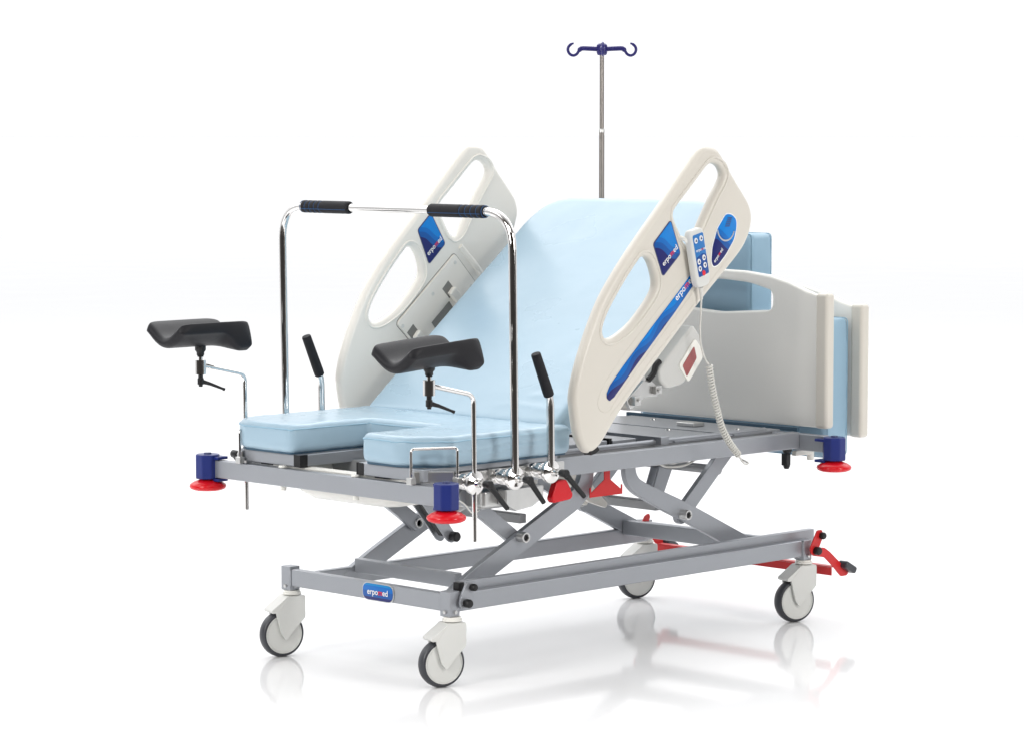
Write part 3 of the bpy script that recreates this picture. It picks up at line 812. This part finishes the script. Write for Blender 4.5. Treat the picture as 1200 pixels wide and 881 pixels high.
def pad_mesh(x0, y0, z0):
    """calf trough: thick U section in y-z lofted along x with rolled ends; the outer lip bulges down at the head end"""
    bm = bmesh.new(); ns = 26; T = .033; rings = []; dep = .050; hw = .094; Lh = .152
    st = []
    for k in range(6):
        a = k/5*math.pi/2; st.append((-Lh+.022*(1-math.cos(a)), max(.14, math.sin(a))))
    for k in range(1, 16): st.append((-Lh+.022+(2*Lh-.044)*k/16, 1.))
    for k in range(6):
        a = k/5*math.pi/2; st.append((Lh-.022+.022*math.sin(a), max(.14, math.cos(a))))
    for x, c in st:
        u = (x+Lh)/(2*Lh); mid = []; half = []
        # lips are shorter at both ends: rounded corners in side view
        lipcut = 0.
        if u < .16: lipcut = 1-math.sqrt(max(0, 1-((.16-u)/.16)**2))
        if u > .80: lipcut = 1.35*(1-math.sqrt(max(0, 1-((u-.80)/.20)**2)))
        tmax = 1-.32*lipcut
        g0 = max(0., min(1., (u-.58)/.26)); g0 = g0*g0*(3-2*g0)
        pts = []
        for j in range(ns+1):
            t = (-1+2*j/ns)*tmax; a = abs(t)
            yy = t*hw; zz = dep*(1-math.cos(a*math.pi*.90))/2
            pts.append((-yy, zz, t))
        ring_i = []; ring_o = []
        for j, (yy, zz, t) in enumerate(pts):
            p = pts[max(j-1, 0)]; q = pts[min(j+1, ns)]
            dy, dz = q[0]-p[0], q[1]-p[1]; l = math.hypot(dy, dz) or 1
            ny, nz = dz/l, -dy/l                                  # towards the hollow side
            lip = max(0., (abs(t)-.80)/.20)
            th = T*math.sqrt(max(.10, 1-min(1, lip)**2*.90))*(1+.05*max(0, 1-abs(t)*1.5))
            g = g0*max(0., min(1., (t-.0)/.55))
            ox, oz = -ny*th-.004*g, -nz*th-.050*g*(1-.5*max(0., t-.8)/.2)
            mx_, mz_ = yy+ox/2, zz+oz/2
            ring_i.append((mx_-ox/2*c, mz_-oz/2*c)); ring_o.append((mx_+ox/2*c, mz_+oz/2*c))
        ring = ring_i+ring_o[::-1]
        rings.append([bm.verts.new((x0+x, y0+b_, z0+d_)) for b_, d_ in ring])
    for A, B in zip(rings, rings[1:]):
        n_ = len(A)
        for k in range(n_): bm.faces.new((A[k], A[(k+1) % n_], B[(k+1) % n_], B[k]))
    for Rg in (rings[0][::-1], rings[-1]):
        n_ = len(Rg)
        for k in range(n_//2-1): bm.faces.new((Rg[k], Rg[k+1], Rg[n_-2-k], Rg[n_-1-k]))
    return bm

def leg_rest(y, label, zp=1.046, tilt=0.):
    root = thing('leg_rest', label, 'leg rest', (0, y, .645), 'calf rests on bent chrome rods')
    px = -.190
    bm = pad_mesh(px-.002, y, zp)
    bmesh.ops.rotate(bm, cent=(px, y, zp-.02), matrix=Matrix.Rotation(R(-tilt), 3, 'Y'), verts=bm.verts)
    pd = link('pad', bm, 'pad', root)
    ss = pd.modifiers.new('s', 'SUBSURF'); ss.levels = 1; ss.render_levels = 2
    bm = bmesh.new(); lathe(bm, [(0, .978), (.010, .978), (.0105, .982), (.0125, .984), (.0125, .992), (.018, 1.0), (.018, zp-.028), (0, zp-.028)], (px, y, 0), seg=20); link('pad_socket', bm, 'black', root)
    bm = bmesh.new(); tube(bm, [(px, y, .90), (px, y, .98)], .0065, 14)
    lathe(bm, [(0, .922), (.0185, .922), (.0185, .968), (0, .968)], (px, y, 0), seg=28)
    j = link('swivel_joint', bm, 'chrome', root, smooth=25)
    bm = bmesh.new()
    lathe(bm, [(0, .882), (.006, .882), (.007, .888), (.0105, .890), (.0105, .908), (.008, .911), (.008, .924), (0, .924)], (px, y, 0), seg=18)
    tube(bm, [(px, y, .900), (px+.030, y-.012, .890), (px+.066, y-.028, .874), (px+.074, y-.031, .870)], .005, 10, radii=[.008, .0055, .0042, .0055])
    link('lever', bm, 'black', j)
    bm = bmesh.new()
    P_ = round_path([(px+.012, y, .950), (-.006, y, .912), (0, y, .466)], .028, 8)
    tube(bm, P_, .0078, 18); link('rod', bm, 'chrome', root, smooth=60)
    return root
lr = leg_rest(-.147, 'charcoal calf rest nearer the camera, in front of the blue backrest', 1.038, 4.)
clamp(lr, 0, -.147, .645, -1, (.062, -.078))
bm = bmesh.new(); box(bm, -.014, .02, -.068, -.046, .628, .668); link('clamp_jaw', bm, 'black', lr, .002)
lf = leg_rest(.927, 'charcoal calf rest seen against the plain white background, leftmost of the accessories')
clamp(lf, 0, .927, .645, 1, (.062, -.078))

# ------------------------------------------------------------------ push bar
pb = thing('push_bar', 'tall chrome arch over the seat cushion with two black foam grips on top', 'push bar', (.17, .39, .645))
bm = bmesh.new()
P_ = round_path([(.172, -.147, .62), (.160, -.147, 1.458), (.160, .927, 1.458), (.172, .927, .62)], .115, 14)
tube(bm, P_, .0128, 24); link('tube', bm, 'chrome', pb, smooth=60)
for y0, y1 in ((-.030, .215), (.590, .818)):
    bm = bmesh.new(); n = 40; pts = []; rad = []
    for k in range(n+1):
        t = k/n; pts.append((.160, y0+(y1-y0)*t, 1.458))
        r = .0205
        ribs = t < .48 if y0 < .3 else t > .52
        if ribs and (k % 4 == 0): r -= .0022
        if k in (0, n): r -= .003
        rad.append(r)
    tube(bm, pts, .02, 24, radii=rad); gp = link('foam_grip', bm, 'foamblack', pb, smooth=45)
    bm = bmesh.new()
    for k in range(n+1):
        if (k/n < .48 if y0 < .3 else k/n > .52) and k % 4 == 0:
            y = y0+(y1-y0)*k/n
            ring = [(.160+.0187*math.cos(2*math.pi*i/24), y, 1.458+.0187*math.sin(2*math.pi*i/24)) for i in range(26)]
            tube(bm, ring, .0012, 6, cap=False)
    for a in (60, 200, 290): tube(bm, [(.160+.0202*math.cos(R(a)), y0+.006, 1.458+.0202*math.sin(R(a))), (.160+.0202*math.cos(R(a)), y1-.006, 1.458+.0202*math.sin(R(a)))], .0010, 6)
    link_each('grip_line', bm, 'bluelite_dark', gp) if 'bluelite_dark' in M else link_each('grip_line', bm, mat('blue_line', (.01, .07, .20), .5), gp)
clamp(pb, .172, -.147, .645, -1, (.048, -.074)); clamp(pb, .172, .927, .645, 1, (.048, -.074))
bm = bmesh.new(); box(bm, .150, .20, -.068, -.046, .622, .668); link('clamp_jaw', bm, 'zinc', pb, .002)

# ------------------------------------------------------------------ hand grips
def hand_grip(y, s, label):
    root = thing('hand_grip', label, 'hand grip', (.325, y, .645), 'chrome hand grips with black handles')
    bm = bmesh.new(); tube(bm, round_path([(.330, y, .66), (.326, y, .880), (.266, y, 1.010)], .03), .0125, 22); link('rod', bm, 'chrome', root, smooth=60)
    bm = bmesh.new()
    a = Vector((.322, y, .888)); b = Vector((.262, y, 1.022)); d = (b-a)
    tube(bm, [a, a+d*.02, a+d*.10, a+d*.9, a+d*.97, b, b+d*.005], .0165, 22, radii=[.014, .0165, .0172, .0158, .0158, .014, .006])
    link('handle', bm, 'foamblack', root, smooth=50)
    clamp(root, .330, y, .652, s, (.070, -.078))
    return root
hg = hand_grip(-.147, -1, 'black handle on a chrome rod beside the near side rail, right of the arch')
bm = bmesh.new(); box(bm, .31, .355, -.068, -.046, .630, .668); link('clamp_jaw', bm, 'zinc', hg, .002)
hand_grip(.927, 1, 'black handle on a chrome rod between the two legs of the chrome arch')

# ------------------------------------------------------------------ basin
bs = thing('basin', 'translucent white plastic basin hanging below the foot end of the bed', 'basin', (.02, .375, .55))
bm = bmesh.new()
def rr(x0, x1, y0, y1, z, r, n=6):
    pts = round_poly([(x0, y0), (x1, y0), (x1, y1), (x0, y1)], r, n); return [bm.verts.new((a, b_, z)) for a, b_ in pts]
L_ = [rr(-.088, .20, .13, .62, .640, .05), rr(-.100, .212, .118, .632, .640, .05), rr(-.100, .212, .118, .632, .636, .05), rr(-.089, .201, .129, .621, .636, .05), rr(-.078, .19, .15, .60, .566, .06), rr(-.050, .165, .18, .57, .543, .06), rr(-.02, .135, .22, .53, .540, .06)]
inn = [rr(-.016, .131, .224, .526, .5435, .06), rr(-.047, .162, .183, .567, .546, .06), rr(-.075, .187, .153, .597, .568, .06)]
seq = L_+inn
for A, B in zip(seq, seq[1:]):
    if A is L_[-1] and B is inn[0]: continue
for A, B in list(zip(L_, L_[1:])):
    for i in range(len(A)): bm.faces.new((A[i], A[(i+1) % len(A)], B[(i+1) % len(A)], B[i]))
bm.faces.new(L_[-1])
for A, B in list(zip(inn, inn[1:])):
    for i in range(len(A)): bm.faces.new((A[i], A[(i+1) % len(A)], B[(i+1) % len(A)], B[i]))
A, B = inn[-1], L_[0]
for i in range(len(A)): bm.faces.new((A[i], A[(i+1) % len(A)], B[(i+1) % len(A)], B[i]))
bm.faces.new(inn[0])
link('bowl', bm, 'basin', bs, smooth=50)
bm = bmesh.new()
for k in range(3): box(bm, -.104+k*.014, -.094+k*.014, .25, .68, .6405, .6455+k*.0004)
link_each('rim_rail', bm, 'ivory', bs, .0015)

# ------------------------------------------------------------------ iv pole
iv = thing('iv_pole', 'chrome infusion pole with violet four-hook head rising behind the backrest', 'iv pole', (1.70, .93, .6))
bm = bmesh.new(); tube(bm, [(1.70, .93, .56), (1.70, .93, 1.70)], .0098, 24); tube(bm, [(1.70, .93, 1.70), (1.70, .93, 1.985)], .0084, 24)
link('pole', bm, 'pole', iv, smooth=60)
bm = bmesh.new(); lathe(bm, [(0, 1.695), (.0115, 1.695), (.0115, 1.706), (.010, 1.709), (0, 1.709)], (1.70, .93, 0), seg=20); link('collar', bm, 'zinc', iv)
bm = bmesh.new(); lathe(bm, [(0, 1.976), (.016, 1.976), (.020, 1.984), (.020, 2.012), (.014, 2.018), (0, 2.018)], (1.70, .93, 0), seg=12)
hd = link('hook_hub', bm, 'hook', iv, .001)
for az in (-45, 135, 45, 225):
    c, s = math.cos(R(az)), math.sin(R(az)); bm = bmesh.new()
    def q(r, z): return (1.70+c*r, .93+s*r, z)
    pts = [q(.012, 1.998), q(.05, 2.000), q(.075, 2.000), q(.085, 1.990), q(.092, 1.980), q(.104, 1.975), q(.117, 1.980), q(.124, 1.993), q(.122, 2.006), q(.112, 2.016), q(.103, 2.019)]
    cp = catmull(pts, 3, False); n = len(cp)
    tube(bm, cp, .006, 10, radii=[.0088 if i < n*.28 else (.0054 if i < n*.9 else .0038) for i in range(n)])
    for v in bm.verts:
        pass
    link('hook', bm, 'hook', hd, smooth=60)
bm = bmesh.new(); tube(bm, [(1.735, .93, .615), (1.70, .93, .62)], .012, 12); link('pole_bracket', bm, 'black', iv)

# ------------------------------------------------------------------ boards and stored cushion at the head end
def end_board(x0, dz, name, label, cat):
    y0, y1 = -.078, .855
    root = thing(name, label, cat, (x0+.02, .39, .68+dz))
    top = [(y0, 1.130), (.00, 1.152), (.08, 1.180), (.17, 1.200), (.28, 1.211), (.39, 1.213), (.50, 1.211), (.61, 1.200), (.70, 1.180), (.78, 1.152), (y1, 1.130)]
    lp = [(y0, .68), (y0+.0, .9)]+top+[(y1, .9), (y1, .68)]
    lp = [(a, b+dz) for a, b in lp]
    hole = round_poly([(.150, 1.078), (.390, 1.062), (.630, 1.078), (.630, 1.145), (.52, 1.170), (.39, 1.178), (.26, 1.170), (.150, 1.145)], .026, 6)
    hole = [(a, b+dz) for a, b in hole]
    plate('panel', [lp, hole[::-1]], 'yz', x0, x0+.030, 'board', root, .010, 4, smooth=60)
    for ya, yb in ((y0-.024, y0+.030), (y1-.030, y1+.024)):
        bm = bmesh.new(); box(bm, x0-.006, x0+.040, ya, yb, .678+dz, 1.145+dz)
        link('end_post', bm, 'cream', root, .013, 4)
    return root
end_board(1.742, 0., 'headboard', 'cream end board with hand slot, in front of the upright blue cushion', 'headboard')
end_board(1.935, -.045, 'footboard', 'rearmost cream end board, standing behind the upright blue cushion', 'footboard')

xa, xb = 1.800, 1.925
lp = [(-.050, .570), (-.050, 1.052), (.300, 1.052), (.300, 1.338), (.83, 1.338), (.83, .570)]
stc = plate('stored_cushion', [round_poly(lp, .018, 4)], 'yz', xa, xb, 'vinyl_deep', None, .014, 4)
tag(stc, 'blue vinyl cushion stored upright between the two cream end boards', 'cushion')
disp(stc, .008, .12, voxel=.010, smooth_it=3)
for x_ in (xa+.010, xb-.010):
    bm = bmesh.new(); q = inset(round_poly(lp, .018, 4), .001); pts = [(x_, a, c) for a, c in q]; tube(bm, pts+[pts[0], pts[1]], .0020, 6, cap=False)
    link('seam', bm, 'seam', stc)
# dark blue slab edge below the first board
bm = bmesh.new(); box(bm, 1.728, 1.741, .02, .83, .662, .676); link('board_rest', bm, 'underside', bed, .001)

# ------------------------------------------------------------------ handset with coiled cable
hs = thing('handset', 'white remote handset with blue keypad and coiled cable, hung on the near side rail', 'handset', (.967, -.18, 1.2))
HM = Matrix.Translation((.967, -.186, 1.298)) @ Matrix.Rotation(R(-13), 4, 'Y') @ Matrix.Diagonal((.78, .85, .97, 1))
def hpoly(w0, w1, h, r): return round_poly([(-w0, -h), (w0, -h), (w1, h), (-w1, h)], r, 6)
def hplate(name, loops, lo, hi, m, parent, bev):
    o = plate(name, loops, 'xz', lo, hi, m, None, bev); o.data.transform(HM); set_parent(o, parent); return o
body = hplate('body', [round_poly([(-.034, -.100), (.030, -.100), (.044, -.070), (.042, .080), (.034, .096), (-.034, .096), (-.044, .080), (-.044, -.080)], .014, 6)], -.018, .018, 'castor', hs, .009)
kp = hplate('keypad', [round_poly([(-.030, -.064), (.035, -.060), (.034, .080), (-.033, .080)], .008, 5)], -.0192, -.017, 'bluelite', body, .0004)
hplate('keypad_lower', [round_poly([(-.030, -.064), (.035, -.060), (.0345, .005), (.010, .012), (-.031, .002)], .006, 5)], -.0196, -.0185, wave_blue('keypad_navy', 0, lo=(.02, .08, .30)), body, .0003)
for (x, z) in ((-.017, .060), (.016, .062), (-.017, -.012), (.016, -.004), (-.017, -.036), (.016, -.030)):
    bm = bmesh.new(); lathe(bm, [(0, 0), (.0098, 0), (.0094, .0016), (0, .002)], (x, -.0194, z), (0, -1, 0), 22); bmesh.ops.transform(bm, matrix=HM, verts=bm.verts)
    bt = link('button', bm, 'white', body)
    bm = bmesh.new(); prism(bm, [(x-.006, z-.004), (x+.006, z-.004), (x, z+.006)] if z > 0 or z > -.02 else [(x-.006, z+.004), (x, z-.006), (x+.006, z+.004)], 'xz', -.0220, -.0212); bmesh.ops.transform(bm, matrix=HM, verts=bm.verts)
    link('button_mark', bm, 'darkprint', bt)
bm = bmesh.new(); lathe(bm, [(0, 0), (.0095, 0), (.009, .0016), (0, .002)], (.002, -.0196, -.054), (0, -1, 0), 20); bmesh.ops.transform(bm, matrix=HM, verts=bm.verts); link('red_button', bm, 'redprint', body)
hx_ = HM.to_3x3() @ Vector((1, 0, 0)); hz_ = HM.to_3x3() @ Vector((0, 0, 1))
text_mesh('lettering', LOGO, .0135, HM @ Vector((-.026, -.0202, .022)), hx_, hz_, body)
# hook that hangs over the rail
bm = bmesh.new(); tube(bm, catmull([(.935, -.176, 1.338), (.924, -.180, 1.350), (.915, -.174, 1.358), (.912, -.160, 1.362)], 4, False), .007, 10); link('hanger', bm, 'ivory', body)
bm = bmesh.new(); box(bm, 1.010, 1.022, -.172, -.163, 1.255, 1.30); link('clip', bm, 'navy', body, .003)
# strain relief + cable
bm = bmesh.new(); tube(bm, [(.985, -.186, 1.200), (.990, -.184, 1.180), (.993, -.182, 1.160)], .008, 12, radii=[.0085, .0065, .0045]); link('strain_relief', bm, 'cable', hs)
bm = bmesh.new()
lead = catmull([(.993, -.182, 1.170), (.996, -.176, 1.11), (.998, -.172, 1.06), (1.004, -.170, 1.015), (1.022, -.170, .970), (1.043, -.170, .945)], 6, False)
tube(bm, lead, .0032, 10)
axisp = catmull([(1.046, -.170, .942), (1.054, -.170, .900), (1.064, -.170, .860), (1.082, -.170, .806), (1.110, -.170, .737), (1.152, -.170, .680), (1.200, -.168, .636)], 8, False)
fr = ring_frames(axisp); cum = [0]
for a, b_ in zip(fr, fr[1:]): cum.append(cum[-1]+(b_[0]-a[0]).length)
turns = 36; hel = []; S_n = turns*12
for k in range(S_n+1):
    s = cum[-1]*k/S_n; i = max(j for j in range(len(cum)) if cum[j] <= s+1e-9); i = min(i, len(fr)-2)
    t = (s-cum[i])/(cum[i+1]-cum[i]); p = fr[i][0].lerp(fr[i+1][0], t); u = fr[i][1].lerp(fr[i+1][1], t).normalized(); v = fr[i][2].lerp(fr[i+1][2], t).normalized()
    a = 2*math.pi*turns*k/S_n; hel.append(p+(u*math.cos(a)+v*math.sin(a))*.0092)
tube(bm, hel, .0034, 8)
tail = catmull([(1.200, -.168, .636), (1.235, -.15, .614), (1.29, -.12, .596), (1.35, -.08, .592), (1.37, -.03, .600)], 6, False)
tube(bm, tail, .0032, 10)
cord = link('coiled_cable', bm, 'cable', hs, smooth=60)
# loose cables under the head end
bm = bmesh.new(); tube(bm, catmull([(1.10, .10, .600), (1.16, .12, .578), (1.25, .12, .575), (1.34, .14, .590), (1.42, .16, .606)], 6, False), .004, 8)
tube(bm, catmull([(1.16, .16, .600), (1.24, .16, .580), (1.32, .18, .592), (1.40, .2, .610)], 6, False), .004, 8); link_each('cable', bm, 'cable', bed)
bm = bmesh.new(); box(bm, 1.10, 1.28, .12, .22, .585, .614); link('junction_box', bm, 'zinc', bed, .004)

# ------------------------------------------------------------------ world, lights, camera
w = bpy.data.worlds.new('World'); scene.world = w; w.use_nodes = True
N = w.node_tree.nodes; L = w.node_tree.links; bg = N['Background']
tc = N.new('ShaderNodeTexCoord'); dp_ = N.new('ShaderNodeVectorMath'); dp_.operation = 'DOT_PRODUCT'
dv = Vector((.67, .67, .32)).normalized(); dp_.inputs[1].default_value = dv
L.new(tc.outputs['Generated'], dp_.inputs[0])
mr = N.new('ShaderNodeMapRange'); mr.inputs['From Min'].default_value = -1; mr.inputs['From Max'].default_value = 1
L.new(dp_.outputs['Value'], mr.inputs['Value'])
rp = N.new('ShaderNodeValToRGB'); e = rp.color_ramp.elements
e[0].position = .22; e[0].color = (.024, .019, .015, 1)
e[1].position = 1.; e[1].color = (1.13, 1.135, 1.15, 1)
for p_, c_ in ((.34, (.085, .075, .065, 1)), (.44, (.36, .355, .35, 1)), (.56, (.76, .765, .775, 1)), (.66, (.98, .985, .995, 1)), (.76, (1.13, 1.135, 1.15, 1))):
    x = e.new(p_); x.color = c_
L.new(mr.outputs['Result'], rp.inputs['Fac']); L.new(rp.outputs['Color'], bg.inputs['Color'])
bg.inputs['Strength'].default_value = 1.0

def area(name, loc, target, size, power, col=(1, 1, 1)):
    l = bpy.data.lights.new(name, 'AREA'); l.shape = 'RECTANGLE'; l.size = size[0]; l.size_y = size[1]; l.energy = power; l.color = col
    o = bpy.data.objects.new(name, l); COL.objects.link(o); o.location = loc
    o.rotation_euler = (Vector(target)-Vector(loc)).to_track_quat('-Z', 'Y').to_euler()
    return o
area('top_softbox', (1.8, 1.6, 4.4), (.8, .4, .3), (3.6, 3.6), 70, (1, .998, .99))
area('left_softbox', (-5.6, -.1, 2.9), (.6, .4, .6), (1.7, 3.0), 185, (1, .99, .975))
area('right_softbox', (1.2, -5.8, 2.7), (.8, .3, .8), (1.7, 3.0), 165, (1, .985, .965))
area('front_fill', (-3.6, -4.0, 5.2), (1.1, .4, .7), (3.0, 1.8), 85, (1, .985, .965))  # added fill, out of view, brightens the far rail and end boards
for k_, loc_ in enumerate(((6.5, 6.5, 7.), (-1., 9., 6.), (9., -1., 6.), (-4.5, 3.0, 5.5))):
    area('floor_fill', loc_, (loc_[0], loc_[1]+.01, 0), (7, 7) if k_ < 3 else (3, 3), (300, 240, 240, 90)[k_], (.99, .995, 1))  # added unseen lamps pointing down, lift the floor around the bed to white

f = 3504.; pit = math.atan(296.5/3504)
cam = bpy.data.cameras.new('camera'); co = bpy.data.objects.new('camera', cam); COL.objects.link(co); scene.camera = co
cam.sensor_width = 36.; cam.sensor_fit = 'HORIZONTAL'; cam.lens = 36.*f/1200.; cam.clip_end = 2000; cam.clip_start = .1
co.location = (-6.287, -6.593, 1.731)
fw = Vector((math.cos(R(45))*math.cos(pit), math.sin(R(45))*math.cos(pit), -math.sin(pit)))
co.rotation_euler = fw.to_track_quat('-Z', 'Y').to_euler()

scene.view_settings.view_transform = 'Standard'; scene.view_settings.look = 'None'
scene.view_settings.exposure = 0; scene.view_settings.gamma = 1
scene.render.film_transparent = False
scene.cycles.use_denoising = True
scene.cycles.max_bounces = 8
